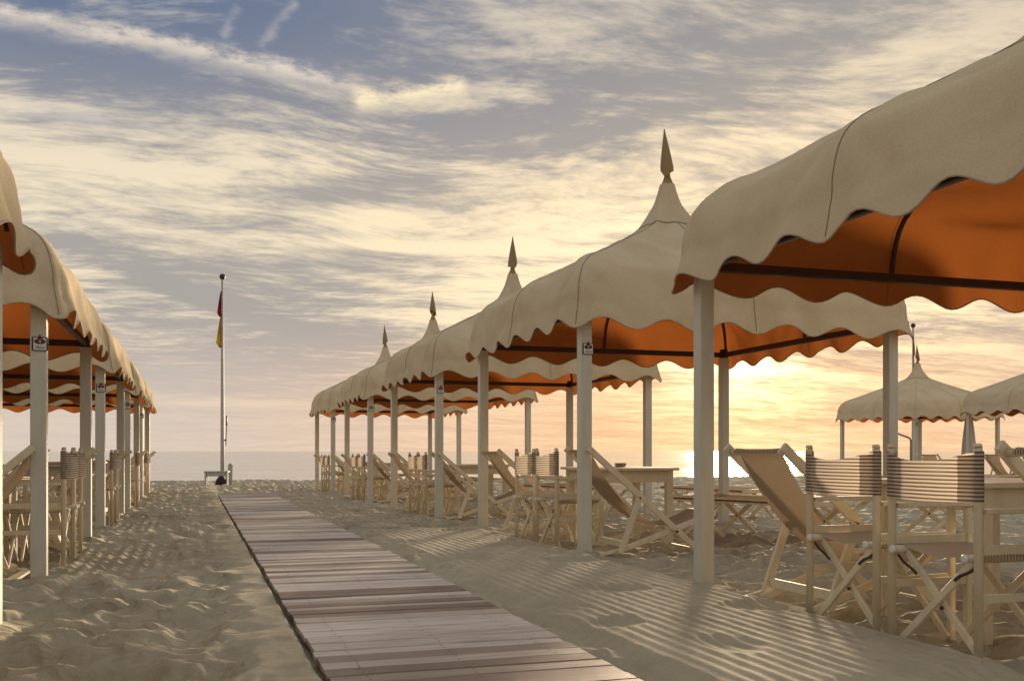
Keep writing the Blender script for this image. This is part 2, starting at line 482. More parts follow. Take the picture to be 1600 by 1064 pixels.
# ------------------------------------------------------------------ ground
def sstep(x, a, b):
    t = np.clip((x - a) / (b - a), 0, 1); return t * t * (3 - 2 * t)
def ground_base(x, y):
    x = np.asarray(x, float); y = np.asarray(y, float)
    z = -np.maximum(0, y - 8) * (0.0025 + 0.0045 * sstep(x, 0.0, 3.0))
    z = z * (1 - sstep(y, 24, 32)) + (-0.085) * sstep(y, 24, 32)
    z = z - 1.9 * sstep(y, 32, 62)
    return z
def gz(x, y): return float(ground_base(x, y))

def vnoise(x, y, seed):
    r = np.random.default_rng(seed); N = 256
    tab = r.random((N, N))
    xi = np.floor(x).astype(int); yi = np.floor(y).astype(int)
    fx = x - xi; fy = y - yi
    fx = fx * fx * (3 - 2 * fx); fy = fy * fy * (3 - 2 * fy)
    a = tab[xi % N, yi % N]; b = tab[(xi + 1) % N, yi % N]; c = tab[xi % N, (yi + 1) % N]; d = tab[(xi + 1) % N, (yi + 1) % N]
    return (a * (1 - fx) + b * fx) * (1 - fy) + (c * (1 - fx) + d * fx) * fy
def fbm(x, y, seed, octs=4):
    s = 0; a = 1; t = 0
    for k in range(octs):
        s = s + a * vnoise(x * 2 ** k, y * 2 ** k, seed + k); t += a; a *= 0.5
    return s / t - 0.5
def pits(x, y, cell, seed):
    """trodden sand: jittered hollows that meet in sharp crests (0 at crest .. -1 in the hollow)"""
    r = np.random.default_rng(seed); N = 256
    jx = r.random((N, N)); jy = r.random((N, N)); rad = 0.55 + 0.5 * r.random((N, N)); dep = 0.35 + 0.65 * r.random((N, N))
    ang = r.random((N, N)) * math.pi
    gx = x / cell; gy = y / cell
    xi = np.floor(gx).astype(int); yi = np.floor(gy).astype(int)
    best = np.zeros_like(gx)
    for ox in (-1, 0, 1):
        for oy in (-1, 0, 1):
            cx = xi + ox; cy = yi + oy
            ddx = gx - (cx + jx[cx % N, cy % N]); ddy = gy - (cy + jy[cx % N, cy % N])
            a = ang[cx % N, cy % N]
            u = ddx * np.cos(a) + ddy * np.sin(a); v = (-ddx * np.sin(a) + ddy * np.cos(a)) * 1.55
            q = (u * u + v * v) / rad[cx % N, cy % N] ** 2
            h = -dep[cx % N, cy % N] * np.clip(1 - q, 0, 1)
            best = np.minimum(best, h)
    return best

def axis_pts(segs):
    out = []
    for a, b, d in segs:
        k = max(1, int(round((b - a) / d))); out += list(np.linspace(a, b, k, endpoint=False))
    out.append(segs[-1][1])
    return np.array(out)
xs = axis_pts([(-400, -60, 60), (-60, -12, 6), (-12, -5, 0.25), (-5, -2.8, 0.06), (-2.8, 0.40, 0.022), (0.40, 0.52, 0.012), (0.52, 1.60, 0.06), (1.60, 3.10, 0.0135), (3.10, 6.6, 0.032), (6.6, 12, 0.12), (12, 40, 0.7), (40, 600, 70)])
yv = [0.3]
while yv[-1] < 36:
    s = yv[-1]; yv.append(s + (0.2 if s < 1.8 else 0.022 if s < 6 else 0.03 if s < 10 else 0.05 if s < 16 else 0.09))
while yv[-1] < 75: yv.append(yv[-1] + 2.0)
ys = np.array([-300, -80, -20, -5, -1.5] + yv)
X, Y = np.meshgrid(xs, ys)
Z = ground_base(X, Y)
near = 1 - sstep(Y, 30, 60)
lump = fbm(X * 0.9, Y * 0.9, 3, 4) * 0.045 + fbm(X * 4, Y * 4, 21, 3) * 0.018
walk = sstep(X, 0.445, 0.475) * (1 - sstep(X, 1.58, 1.70)) * (1 - sstep(Y, 21.6, 22.3))
raked = sstep(X, 1.62, 1.85) * (1 - sstep(X, 2.98, 3.12)) * (1 - sstep(Y + fbm(X, Y, 5) * 6, 11, 15))
raked_l = sstep(X, -1.0, -0.85) * (1 - sstep(X + fbm(X * 2, Y * 2, 9) * 0.6, -0.3, 0.0)) * sstep(Y, 7.3, 7.7) * (1 - sstep(Y, 9.6, 10.4)) + \
          sstep(X, -1.0, -0.9) * (1 - sstep(X, -0.5, -0.2)) * sstep(Y, 11.2, 11.8) * (1 - sstep(Y, 13, 14))
raked_l = np.clip(raked_l, 0, 1)
tread = pits(X + fbm(X * 3, Y * 3, 31) * 0.12, Y, 0.31, 41) * 0.105 + pits(X, Y + fbm(X * 5, Y * 5, 33) * 0.05, 0.17, 43) * 0.045 + 0.04
ph = fbm(X * 1.1, Y * 0.8, 51, 3) * 7
comb = (0.5 + 0.5 * np.sin(2 * math.pi * (X + 0.05 * fbm(X * 0.7, Y * 0.5, 55, 2)) / 0.078 + ph * 0.05)) ** 1.4 * 0.0065
comb_l = (0.5 + 0.5 * np.sin(2 * math.pi * X / 0.10 + ph * 0.2)) * (0.55 + 0.45 * np.sin(2 * math.pi * Y / 0.26)) * 0.03
few = np.minimum(0, pits(X, Y, 0.62, 61) + 0.55) / 0.45 * 0.11
steps_mask = sstep(fbm(X * 0.8 + 3, Y * 0.8, 71, 2), -0.02, 0.12)
rough_r = (fbm(X * 2.2, Y * 5.5, 81, 4) * 0.11 + pits(X, Y, 0.42, 83) * 0.06) * sstep(X, 3.0, 3.3)
rak_h = 0.045 + comb + few * (0.35 + 0.65 * steps_mask) + lump * 0.3
free = lump + tread * (1 - 0.45 * sstep(X, 3.0, 3.4)) + rough_r - 0.012 * sstep(X, 3.0, 3.2)
smooth_edge = sstep(X + 0.25 * fbm(X * 2, Y * 2, 97, 3), 0.08, 0.36) * (1 - sstep(X, 0.50, 0.56))
H = free * (1 - 0.85 * smooth_edge) + 0.021 * smooth_edge
H = H * (1 - raked_l * 0.75) + raked_l * (comb_l - 0.005)
H = H * (1 - raked) + raked * rak_h
H = H * (1 - walk) + walk * -0.035
rim = np.exp(-((X - 1.62) / 0.06) ** 2) * (1 - sstep(Y, 21, 22)) * (0.035 + 0.03 * fbm(X * 2, Y * 3, 91, 3))
for px_ in (3.134, 3.134 + 3.08, -1.0, -1.0 - 3.08):
    for py_ in ([5.74, 7.80, 10.88, 13.05] if px_ > 0 else [5.4, 7.42, 10.5, 12.15]):
        rr = np.hypot(X - px_ - 0.02, Y - py_ + 0.03)
        H = H * (1 - 0.6 * np.exp(-(rr / 0.16) ** 2)) + 0.035 * np.exp(-(rr / 0.13) ** 2)
Z = Z + H * near + rim
nx, ny = len(xs), len(ys)
verts = np.stack([X, Y, Z], -1).reshape(-1, 3).astype(np.float32)
ii = np.arange(nx * ny).reshape(ny, nx)
quads = np.stack([ii[:-1, :-1], ii[:-1, 1:], ii[1:, 1:], ii[1:, :-1]], -1).reshape(-1, 4).astype(np.int32)
me = bpy.data.meshes.new('sand')
me.vertices.add(len(verts)); me.vertices.foreach_set('co', verts.ravel())
me.loops.add(quads.size); me.loops.foreach_set('vertex_index', quads.ravel())
me.polygons.add(len(quads))
me.polygons.foreach_set('loop_start', np.arange(0, quads.size, 4, dtype=np.int32))
me.polygons.foreach_set('use_smooth', np.ones(len(quads), dtype=bool))
me.update(calc_edges=True); me.validate()
me.materials.append(M['sand'])
sand = bpy.data.objects.new('sand', me); col.objects.link(sand)
sand['kind'] = 'structure'

# sea
bm = bmesh.new()
vs = [bm.verts.new(p) for p in ((-20000, 45, -1.25), (20000, 45, -1.25), (20000, 26000, -1.25), (-20000, 26000, -1.25))]
bm.faces.new(vs)
sea = obj('sea', bm, 'sea_water'); sea['kind'] = 'structure'

# ------------------------------------------------------------------ boardwalk
walk_o = thing('boardwalk', (0, 0, 0)); walk_o['kind'] = 'structure'
bm = bmesh.new()
for sx in (0.62, 1.03, 1.44):
    for k in range(10):
        y0, y1 = 1.6 + k * 2.0, 3.6 + k * 2.0
        bar(bm, (sx, y0, gz(sx, y0) - 0.022), (sx, y1, gz(sx, y1) - 0.022), 0.06, 0.036)
obj('bearer', bm, 'plank_wood', walk_o)
plank_meshes = []
for k in range(5):
    w = (0.10, 0.118, 0.128, 0.14, 0.15)[k]
    bm = bmesh.new()
    segs = 5
    L = 1.10
    prof = lambda wob: [(-w / 2, -0.013), (-w / 2, 0.008), (-w / 2 + 0.005, 0.013), (w / 2 - 0.005, 0.013), (w / 2, 0.008), (w / 2, -0.013)]
    rings = []
    for s in range(segs + 1):
        x = -L / 2 + L * s / segs
        dyy = random.uniform(-0.002, 0.002); dzz = random.uniform(-0.0015, 0.0015)
        rings.append([bm.verts.new((x, a + dyy, b + dzz)) for a, b in prof(0)])
    for s in range(segs):
        for i in range(6):
            bm.faces.new((rings[s][i], rings[s + 1][i], rings[s + 1][(i + 1) % 6], rings[s][(i + 1) % 6]))
    bm.faces.new(rings[0]); bm.faces.new(list(reversed(rings[-1])))
    bmesh.ops.recalc_face_normals(bm, faces=bm.faces[:])
    for sx in (-0.41, 0.0, 0.41):                     # screw heads over the three bearers
        for sy in (-w * 0.27, w * 0.27):
            cx, cy = sx + random.uniform(-0.006, 0.006), sy + random.uniform(-0.004, 0.004)
            f = bm.faces.new([bm.verts.new((cx + 0.0055 * math.cos(j * math.pi / 4), cy + 0.0055 * math.sin(j * math.pi / 4), 0.0152)) for j in range(8)])
            f.material_index = 1
    me = bpy.data.meshes.new('plank'); bm.to_mesh(me); bm.free(); me.materials.append(M['plank_wood']); me.materials.append(M['bolt'])
    plank_meshes.append((w, me))
y = 1.9
while y < 21.5:
    w, me = random.choice(plank_meshes)
    p = bpy.data.objects.new('plank', me); col.objects.link(p); p.parent = walk_o
    yc = y + w / 2
    p.location = (1.03 + random.uniform(-0.006, 0.006), yc, gz(1.03, yc) + 0.013 + random.uniform(-0.003, 0.003))
    p.rotation_euler = (random.uniform(-0.012, 0.012), random.uniform(-0.003, 0.003), random.uniform(-0.006, 0.006))
    if random.random() < 0.5: p.rotation_euler.z += math.pi
    y += w + (random.uniform(0.002, 0.005) if random.random() < 0.88 else random.uniform(0.008, 0.014))

# ------------------------------------------------------------------ tents
S = 3.08          # post to post
PROF = [(1.735, 1.945), (1.722, 2.00), (1.708, 2.06), (1.700, 2.12), (1.688, 2.20), (1.672, 2.28), (1.652, 2.35), (1.620, 2.42), (1.570, 2.485), (1.495, 2.545), (1.39, 2.60), (1.25, 2.66),
        (1.08, 2.745), (0.92, 2.825), (0.75, 2.91), (0.58, 2.995), (0.42, 3.08), (0.31, 3.145), (0.25, 3.19), (0.20, 3.27), (0.155, 3.36), (0.115, 3.46), (0.085, 3.56), (0.066, 3.64)]
NS = 72
def square_pt(r, u, p):
    side = int(u) % 4; s = (u - int(u)) * 2 - 1
    x, yy = [(r, r * s), (-r * s, r), (-r, -r * s), (r * s, -r)][side]
    f = r / ((abs(x) ** p + abs(yy) ** p) ** (1 / p)) if r > 0 else 1
    return x * f, yy * f
def prof_at(v):
    """smooth curve through PROF, v in rows"""
    n_ = len(PROF); i = min(int(v), n_ - 2); f = v - i
    g = lambda k: PROF[max(0, min(n_ - 1, k))]
    p0, p1, p2, p3 = g(i - 1), g(i), g(i + 1), g(i + 2)
    return tuple(0.5 * (2 * b_ + (c_ - a_) * f + (2 * a_ - 5 * b_ + 4 * c_ - d_) * f * f + (3 * b_ - a_ - 3 * c_ + d_) * f ** 3) for a_, b_, c_, d_ in zip(p0, p1, p2, p3))
def sm(x, a, b):
    t = max(0.0, min(1.0, (x - a) / (b - a))); return t * t * (3 - 2 * t)
def canopy_pt(u, v, seed):
    r, z = prof_at(v)
    side = int(u) % 4
    s = (u - math.floor(u))
    p = 26 if v < 17 else max(3.0, 26 - (v - 16) * 5)
    x, yy = square_pt(r, u, p)
    d = min(s, 1 - s); dm = abs(s - 0.5)
    rib = min(d, dm)                                   # distance from the nearest rib, 0 .. 0.25
    taut = sm(rib, 0.0, 0.07)
    sag = math.sin(math.pi * ((s * 2) % 1.0)) ** 2
    wall = 1 - sm(v, 8.0, 12.5)
    roof = sm(v, 7.0, 10.0) * (1 - sm(v, 16.0, 19.0))
    inw = 0.0
    inw += wall * sag * (0.012 + 0.034 * sm(v, 2.5, 6.0))
    z -= 0.085 * sag * roof * (r / 1.6) ** 0.6
    sc = math.cos(2 * math.pi * 6 * s)
    z -= 0.046 * sc * (1 - sm(v, 0.0, 4.2)) ** 1.2
    drape = math.cos(2 * math.pi * 6 * s + 0.5 * math.sin(seed + side)) * (0.55 + 0.45 * math.sin(s * 19 + seed * 3 + side))
    inw += 0.019 * drape * (1 - sm(v, 2.0, 10.0))
    # pull lines that fan out from the rib shoulders down the wall and up the roof
    for c0, amp in ((0.0, 0.033), (0.5, 0.028), (1.0, 0.033)):
        q = abs(s - c0)
        if q < 0.24:
            ang = math.atan2(q * 3.4, (2.50 - z) + 0.03)
            fan = (1.0 - 1.7 * abs(math.sin(ang * 5.5 + seed * 1.3 + side * 2.0 + c0 * 5)) ** 0.6) * math.exp(-q * 9) * taut
            inw += amp * fan * (0.4 + 0.6 * wall) * (1 - sm(v, 15, 18))
    # slack bands lying across the roof between the ribs
    band = math.sin(r * 13.0 + 2.2 * math.sin(s * 6.0 + seed) + side * 1.9 + seed)
    z += 0.019 * (abs(band) ** 0.7 * (1 if band > 0 else -1)) * roof * taut
    inw += 0.009 * math.sin(z * 11 + s * 7 + seed * 2 + side) * wall * taut * sm(v, 2, 4)
    inw += 0.009 * math.exp(-((z - 2.13) / 0.05) ** 2) * (1 - sm(v, 6, 8))
    if v > 18.5: inw += 0.05 * r * math.sin(u * 2 * math.pi * 3 + seed) * sm(v, 18.5, 22)
    k = (r - inw) / r
    return Vector((x * k, yy * k, z))
def rib_path(u, inset, v0, v1):
    out = []
    for v in range(v0, v1):
        r, z = PROF[v]
        x, yy = square_pt(r - inset, u, 26)
        out.append((x, yy, z - inset * 0.5))
    return out
def add_text(body, size, extr, mat, parent, loc, rot, shear=0.0, name='lettering'):
    cu = bpy.data.curves.new(name, 'FONT'); cu.body = body; cu.size = size; cu.extrude = extr
    cu.align_x = 'CENTER'; cu.align_y = 'CENTER'; cu.shear = shear; cu.resolution_u = 3
    tmp = bpy.data.objects.new('tmp', cu); col.objects.link(tmp)
    dg = bpy.context.evaluated_depsgraph_get()
    me = bpy.data.meshes.new_from_object(tmp.evaluated_get(dg)); me.name = name
    bpy.data.objects.remove(tmp); bpy.data.curves.remove(cu)
    me.materials.clear(); me.materials.append(M[mat])
    o = bpy.data.objects.new(name, me); o.location = loc; o.rotation_euler = rot
    col.objects.link(o); o.parent = parent
    return o

def make_tent(seed, sign_x):
    """origin at the ground in the middle of the four posts; sign_x = -1/+1: side of the post with the number sign (0 none)"""
    t = thing('beach_tent')
    h = S / 2
    for sx in (-1, 1):
        for sy in (-1, 1):
            bm = bmesh.new()
            bar(bm, (sx * h, sy * h, -0.35), (sx * h, sy * h, 2.02), 0.1, 0.1, (0, 1, 0), 0.006)
            obj('post', bm, 'post_paint', t)
            bm = bmesh.new()
            bar(bm, (sx * h, sy * h, 2.021), (sx * h, sy * h, 2.13), 0.075, 0.075, (0, 1, 0), 0.006)
            obj('corner_bracket', bm, 'dark_frame', t)
    for k in range(4):
        a = k * math.pi / 2
        c, s_ = math.cos(a), math.sin(a)
        q = lambda x, y_: (x * c - y_ * s_, x * s_ + y_ * c, 2.06)
        bm = bmesh.new(); bar(bm, q(h, -h + 0.04), q(h, h - 0.04), 0.045, 0.06)
        obj('beam', bm, 'dark_frame', t)
    for k in range(8):
        u = k * 0.5
        path = rib_path(u, 0.045, 2, 19)
        path = [(x, yy, z) for (x, yy, z) in path if z > 2.07]
        bm = bmesh.new(); tube(bm, path, 0.017, 8)
        obj('rib', bm, 'dark_frame', t)
    # hub and spike
    bm = bmesh.new(); tube(bm, [(0, 0, 3.05), (0, 0, 3.12), (0, 0, 3.16)], [0.11, 0.12, 0.03], 12); tube(bm, [(0, 0, 3.1), (0, 0, 4.05)], 0.016, 8)
    obj('spire_pole', bm, 'dark_frame', t)
    # canopy
    bm = bmesh.new()
    nu = NS * 4
    grid = []
    NV = (len(PROF) - 1) * 2 + 1
    for v in range(NV):
        grid.append([bm.verts.new(canopy_pt(i / NS, v / 2, seed)) for i in range(nu)])
    for v in range(NV - 1):
        for i in range(nu):
            f = bm.faces.new((grid[v][i], grid[v][(i + 1) % nu], grid[v + 1][(i + 1) % nu], grid[v + 1][i])); f.smooth = True
    cano = obj('canopy', bm, 'canvas', t)
    bm = bmesh.new()
    tube(bm, [canopy_pt(i / NS, 0, seed) for i in range(nu)], 0.0055, 6, closed=True)
    obj('hem', bm, 'hem', t)
    for k in range(8):
        u = k * 0.5
        pts = []
        for v in range(1, 37):
            p = canopy_pt(u + 1e-6, v / 2, seed); pts.append(p + Vector((p.x, p.y, 0)).normalized() * 0.002 + Vector((0, 0, 0.002)))
        bm = bmesh.new(); tube(bm, pts, 0.0026, 5)
        obj('seam', bm, 'seam', t)
    bm = bmesh.new(); tube(bm, [canopy_pt(i / NS, 18, seed) * 1.0 + Vector((0, 0, 0.004)) for i in range(0, nu, 4)], 0.006, 5, closed=True)
    obj('seam', bm, 'seam', t)
    # gathered hood over the spike: neck, knot, open-bottomed cone with slack rim
    bm = bmesh.new()
    prof = [(0.066, 3.635), (0.050, 3.67), (0.034, 3.71), (0.027, 3.75), (0.030, 3.79), (0.034, 3.86)]
    rings = []
    for r, z in prof:
        rings.append([bm.verts.new((r * (1 + 0.12 * math.sin(3 * a + seed)) * math.cos(a), r * (1 + 0.12 * math.sin(3 * a + seed)) * math.sin(a), z)) for a in [2 * math.pi * j / 16 for j in range(16)]])
    for i in range(len(rings) - 1):
        for j in range(16):
            f = bm.faces.new((rings[i][j], rings[i][(j + 1) % 16], rings[i + 1][(j + 1) % 16], rings[i + 1][j])); f.smooth = True
    obj('gathered_neck', bm, 'hood_canvas_shaded', t)
    bm = bmesh.new()
    rings = []
    lean = 0.03
    for i, (r, z) in enumerate([(0.070, 3.775), (0.071, 3.82), (0.061, 3.89), (0.048, 3.97), (0.034, 4.05), (0.019, 4.13), (0.005, 4.22)]):
        kk = max(0, (z - 3.78) / 0.43)
        ring = []
        for j in range(20):
            a = 2 * math.pi * j / 20
            zz = z + (0.055 * math.cos(a - 0.6 + seed) + 0.014 * math.sin(3 * a)) * max(0, 1 - kk * 2.2)
            ring.append(bm.verts.new((lean * kk + r * (1 + 0.12 * math.sin(2 * a + seed)) * math.cos(a) * 0.9, r * math.sin(a), zz)))
        rings.append(ring)
    for i in range(len(rings) - 1):
        for j in range(20):
            f = bm.faces.new((rings[i][j], rings[i][(j + 1) % 20], rings[i + 1][(j + 1) % 20], rings[i + 1][j])); f.smooth = True
    bm.faces.new(rings[-1])
    obj('pennant_hood', bm, 'hood_canvas_shaded', t)
    if sign_x:
        bx = sign_x * h + 0.012; yf = -h - 0.05
        zc_ = 1.735
        bm = bmesh.new(); bar(bm, (bx - 0.044, yf - 0.004, zc_), (bx + 0.044, yf - 0.004, zc_), 0.007, 0.088, bev=0.0006)
        sg = obj('number_sign', bm, 'sign_white', t)
        bm = bmesh.new()
        for (x0, z0, x1, z1) in ((-0.046, -0.044, 0.046, -0.044), (-0.046, 0.044, 0.046, 0.044), (-0.045, -0.0415, -0.045, 0.0415), (0.045, -0.0415, 0.045, 0.0415)):
            bar(bm, (bx + x0, yf - 0.005, zc_ + z0), (bx + x1, yf - 0.005, zc_ + z1), 0.010, 0.005, (0, -1, 0) if x0 == x1 else (0, 0, 1), 0.0006)
        obj('border', bm, 'sign_dark', sg)
        bm = bmesh.new()
        ring0 = []; ring1 = []
        for j in range(28):
            a = 2 * math.pi * j / 28
            ring0.append(bm.verts.new((bx + 0.036 * math.cos(a), yf - 0.0075, zc_ + 0.016 + 0.0175 * math.sin(a))))
            ring1.append(bm.verts.new((bx + 0.036 * math.cos(a), yf - 0.0095, zc_ + 0.016 + 0.0175 * math.sin(a))))
        bm.faces.new(ring1)
        for j in range(28): bm.faces.new((ring0[j], ring0[(j + 1) % 28], ring1[(j + 1) % 28], ring1[j]))
        obj('oval', bm, 'sign_red', sg)
        bm = bmesh.new()       # small crown above the oval
        for cx, cz, rr in ((-0.011, 0.040, 0.006), (0.011, 0.040, 0.006), (0, 0.050, 0.0075), (0, 0.040, 0.008), (0, 0.062, 0.0035)):
            pts = [bm.verts.new((bx + cx + rr * math.cos(2 * math.pi * j / 10), yf - 0.0095, zc_ + cz + rr * math.sin(2 * math.pi * j / 10))) for j in range(10)]
            pt2 = [bm.verts.new((v.co.x, yf - 0.006, v.co.z)) for v in pts]
            bm.faces.new(pts)
            for j in range(10): bm.faces.new((pt2[j], pt2[(j + 1) % 10], pts[(j + 1) % 10], pts[j]))
        obj('crown', bm, 'sign_red', sg)
        add_text('4', 0.034, 0.0008, 'sign_white', sg, (bx, yf - 0.0115, zc_ + 0.016), (R(90), 0, 0), 0, 'numeral')
        add_text('Piero', 0.027, 0.0006, 'sign_dark', sg, (bx, yf - 0.0085, zc_ - 0.024), (R(90), 0, 0), 0.3, 'lettering')
    return t

RIGHT_X = 3.134 + S / 2
LEFT_X = -1.0 - S / 2
tents = {}
right_protos = [make_tent(k, -1) for k in (1, 2, 7)]
left_protos = [make_tent(k, 1) for k in (4, 6)]
right_t = [2.66, 7.80, 13.05, 18.40, 23.75]
left_t = [2.3, 7.42, 12.15, 16.60, 20.9]
ORD = ['first', 'second', 'third', 'fourth', 'fifth']
for i, t0 in enumerate(right_t):
    o = right_protos[i] if i < 3 else dup(right_protos[i - 3])
    y_ = t0 + S / 2
    o.location = (RIGHT_X, y_, gz(RIGHT_X, y_)); tents['R%d' % i] = o
    o.rotation_euler.z = (0, 0, 0.004, -0.006, 0.005)[i]
    for ch in o.children:
        if ch.name.startswith('pennant_hood'):
            ch.rotation_euler.z = (0.3, 2.4, 1.2, 4.0, 2.0)[i]
lr = ['sand coloured canvas tent nearest the camera on the right, its spire outside the frame',
      'scalloped canvas tent with tall spire and sign 4, second along the right of the boardwalk',
      'scalloped canvas tent with tall spire and sign 4, third along the right of the boardwalk',
      'scalloped canvas tent, fourth along the right of the boardwalk',
      'scalloped canvas tent, fifth and farthest along the right of the boardwalk']
ll = ['canvas tent at the left edge whose scalloped corner alone hangs into the picture',
      'canvas tent with number 4 sign on its large front post, left of the boardwalk',
      'canvas tent behind the large left one with the sign, third along the left row',
      'canvas tent, fourth along the left of the boardwalk',
      'canvas tent nearest the sea, fifth along the left of the boardwalk']
for i, t0 in enumerate(left_t):
    o = left_protos[i] if i < 2 else dup(left_protos[i % 2])
    y_ = t0 + S / 2
    o.location = (LEFT_X + (0.06 if i == 0 else 0), y_, gz(LEFT_X, y_) - 0.14); tents['L%d' % i] = o
    o.rotation_euler.z = (0.004, 0, -0.004, 0.006, 0)[i]
for i in range(5):
    tag(tents['R%d' % i], lr[i], 'beach tent', 'tents in the right row')
    tag(tents['L%d' % i], ll[i], 'beach tent', 'tents in the left row')
far_tents = [((20.9, 25.0), 0.06, 'smaller looking canvas tent with whole pointed roof visible, far right behind the chairs'),
             ((21.1, 19.9), -0.03, 'canvas tent cut by the right edge of the picture, far right behind the chairs')]
for (x_, y_), rz, lab in far_tents:
    o = dup(right_protos[2]); o.location = (x_, y_, gz(x_, y_)); o.rotation_euler.z = rz
    for ch in o.children:
        if ch.name.startswith('pennant_hood'): ch.rotation_euler.z = 3.0
    tag(o, lab, 'beach tent', 'tents far to the right')

# ------------------------------------------------------------------ director's chair (faces local +X, back at x = 0)
def make_chair():
    t = thing('folding_chair')
    hw, dep = 0.265, 0.43
    for sy in (-1, 1):
        bm = bmesh.new(); tube(bm, [(0, sy * hw, -0.06), (0, sy * hw, 0.865), (-0.004, sy * hw, 0.885)], [0.0185, 0.0185, 0.017], 10, up=(0, 1, 0))
        obj('back_post', bm, 'chair_wood', t)
        bm = bmesh.new(); tube(bm, [(-0.004, sy * hw, 0.886), (-0.004, sy * hw, 0.902)], [0.0195, 0.014], 10, up=(0, 1, 0)); obj('post_cap', bm, 'chair_wood', t)
        bm = bmesh.new(); bar(bm, (dep, sy * hw, -0.04), (dep, sy * hw, 0.605), 0.034, 0.034, (1, 0, 0)); obj('front_post', bm, 'chair_wood', t)
        bm = bmesh.new(); bar(bm, (0.02, sy * hw, 0.622), (dep + 0.05, sy * hw, 0.622), 0.05, 0.022); obj('armrest', bm, 'chair_wood', t)
        bm = bmesh.new(); bar(bm, (0.017, sy * hw, 0.462), (dep - 0.018, sy * hw, 0.462), 0.018, 0.04); obj('seat_rail', bm, 'chair_wood', t)
        bm = bmesh.new(); bar(bm, (0.017, sy * hw, 0.262), (dep - 0.018, sy * hw, 0.262), 0.018, 0.036); obj('stretcher', bm, 'chair_wood', t)
        bm = bmesh.new(); tube(bm, [(-0.028, sy * 0.222, 0.425), (dep + 0.03, sy * 0.222, 0.425)], 0.0175, 10)
        dw = obj('seat_dowel', bm, 'chair_wood', t)
        bm = bmesh.new(); tube(bm, [(-0.040, sy * 0.222, 0.425), (-0.034, sy * 0.222, 0.425), (-0.0275, sy * 0.222, 0.425)], [0.012, 0.019, 0.020], 10); obj('end_cap', bm, 'cap_white', dw)
        # crossing legs front and rear
        for x_ in (0.035, dep - 0.035):
            xo = x_ + sy * 0.010
            bm = bmesh.new(); bar(bm, (xo, sy * 0.212, 0.41), (xo, -sy * 0.275, -0.03), 0.034, 0.018, (1, 0, 0))
            obj('crossing_leg', bm, 'chair_wood', t)
        # dark strap from the post down to the crossing leg
        bm = bmesh.new()
        pts = [(0.018, sy * 0.245, 0.395), (0.014, sy * 0.20, 0.365), (0.012, sy * 0.15, 0.345), (0.013, sy * 0.115, 0.322)]
        for a, b in zip(pts[:-1], pts[1:]): bar(bm, a, b, 0.005, 0.013)
        obj('strap', bm, 'strap_black', t)
    bm = bmesh.new()
    for x_ in (0.018, dep - 0.012): tube(bm, [(x_ - 0.004, -0.032, 0.192), (x_ + 0.006, -0.032, 0.192)], 0.009, 8)
    obj('bolt', bm, 'bolt', t)
    # back fabric: wraps round both posts, hollows backwards
    bm = bmesh.new(); rows = []
    N_ = 18
    for i in range(N_ + 1):
        s = -1 + 2 * i / N_
        rows.append([(-0.0215 - 0.045 * (1 - s * s) + 0.004 * math.sin(k * 1.3), s * (hw + 0.002), 0.662 + 0.208 * k / 8 - 0.036 * (1 - s * s) * (k / 8) - 0.006 * (1 - s * s)) for k in range(9)])
    g = sheet(bm, rows)
    rows2 = []
    for i in range(N_ + 1):
        s = -1 + 2 * i / N_
        rows2.append([(-0.0185 - 0.045 * (1 - s * s) + 0.004 * math.sin(k * 1.3), s * (hw - 0.0), 0.664 + 0.204 * k / 8 - 0.036 * (1 - s * s) * (k / 8) - 0.006 * (1 - s * s)) for k in range(9)])
    for sy in (-1, 1):
        wr = []
        for j in range(9):
            a = math.pi + sy * math.pi * 1.25 * j / 8 * -1
            wr.append([(0.0215 * math.cos(a), sy * hw + 0.0215 * math.sin(a), 0.662 + 0.208 * k / 8) for k in range(9)])
        sheet(bm, wr)
        inn = []
        for j in range(6):
            f = j / 5
            s = sy * (1 - 0.28 * f)
            inn.append([(0.017 * (1 - f) - 0.0195 * f - 0.045 * (1 - s * s), s * hw - sy * 0.012 * (1 - f), 0.664 + 0.204 * k / 8 - 0.036 * (1 - s * s) * (k / 8) - 0.006 * (1 - s * s)) for k in range(9)])
        sheet(bm, inn)
    obj('back_fabric', bm, 'back_stripe', t)
    bm = bmesh.new(); rows = []
    for i in range(15):
        x_ = 0.025 + 0.385 * i / 14
        r_ = []
        for k in range(13):
            s = -1 + k / 6
            r_.append((x_, s * 0.222, 0.4455 - 0.035 * (1 - s * s)))
        r_ = [(x_, -0.2225 - 0.0205 * math.sin(a), 0.425 + 0.0205 * math.cos(a)) for a in (3.6, 3.0, 2.3, 1.6, 0.9, 0.4)] + r_ + [(x_, 0.2225 + 0.0205 * math.sin(a), 0.425 + 0.0205 * math.cos(a)) for a in (0.4, 0.9, 1.6, 2.3, 3.0, 3.6)]
        rows.append(r_)
    sheet(bm, rows)
    obj('seat_fabric', bm, 'seat_stripe', t)
    return t

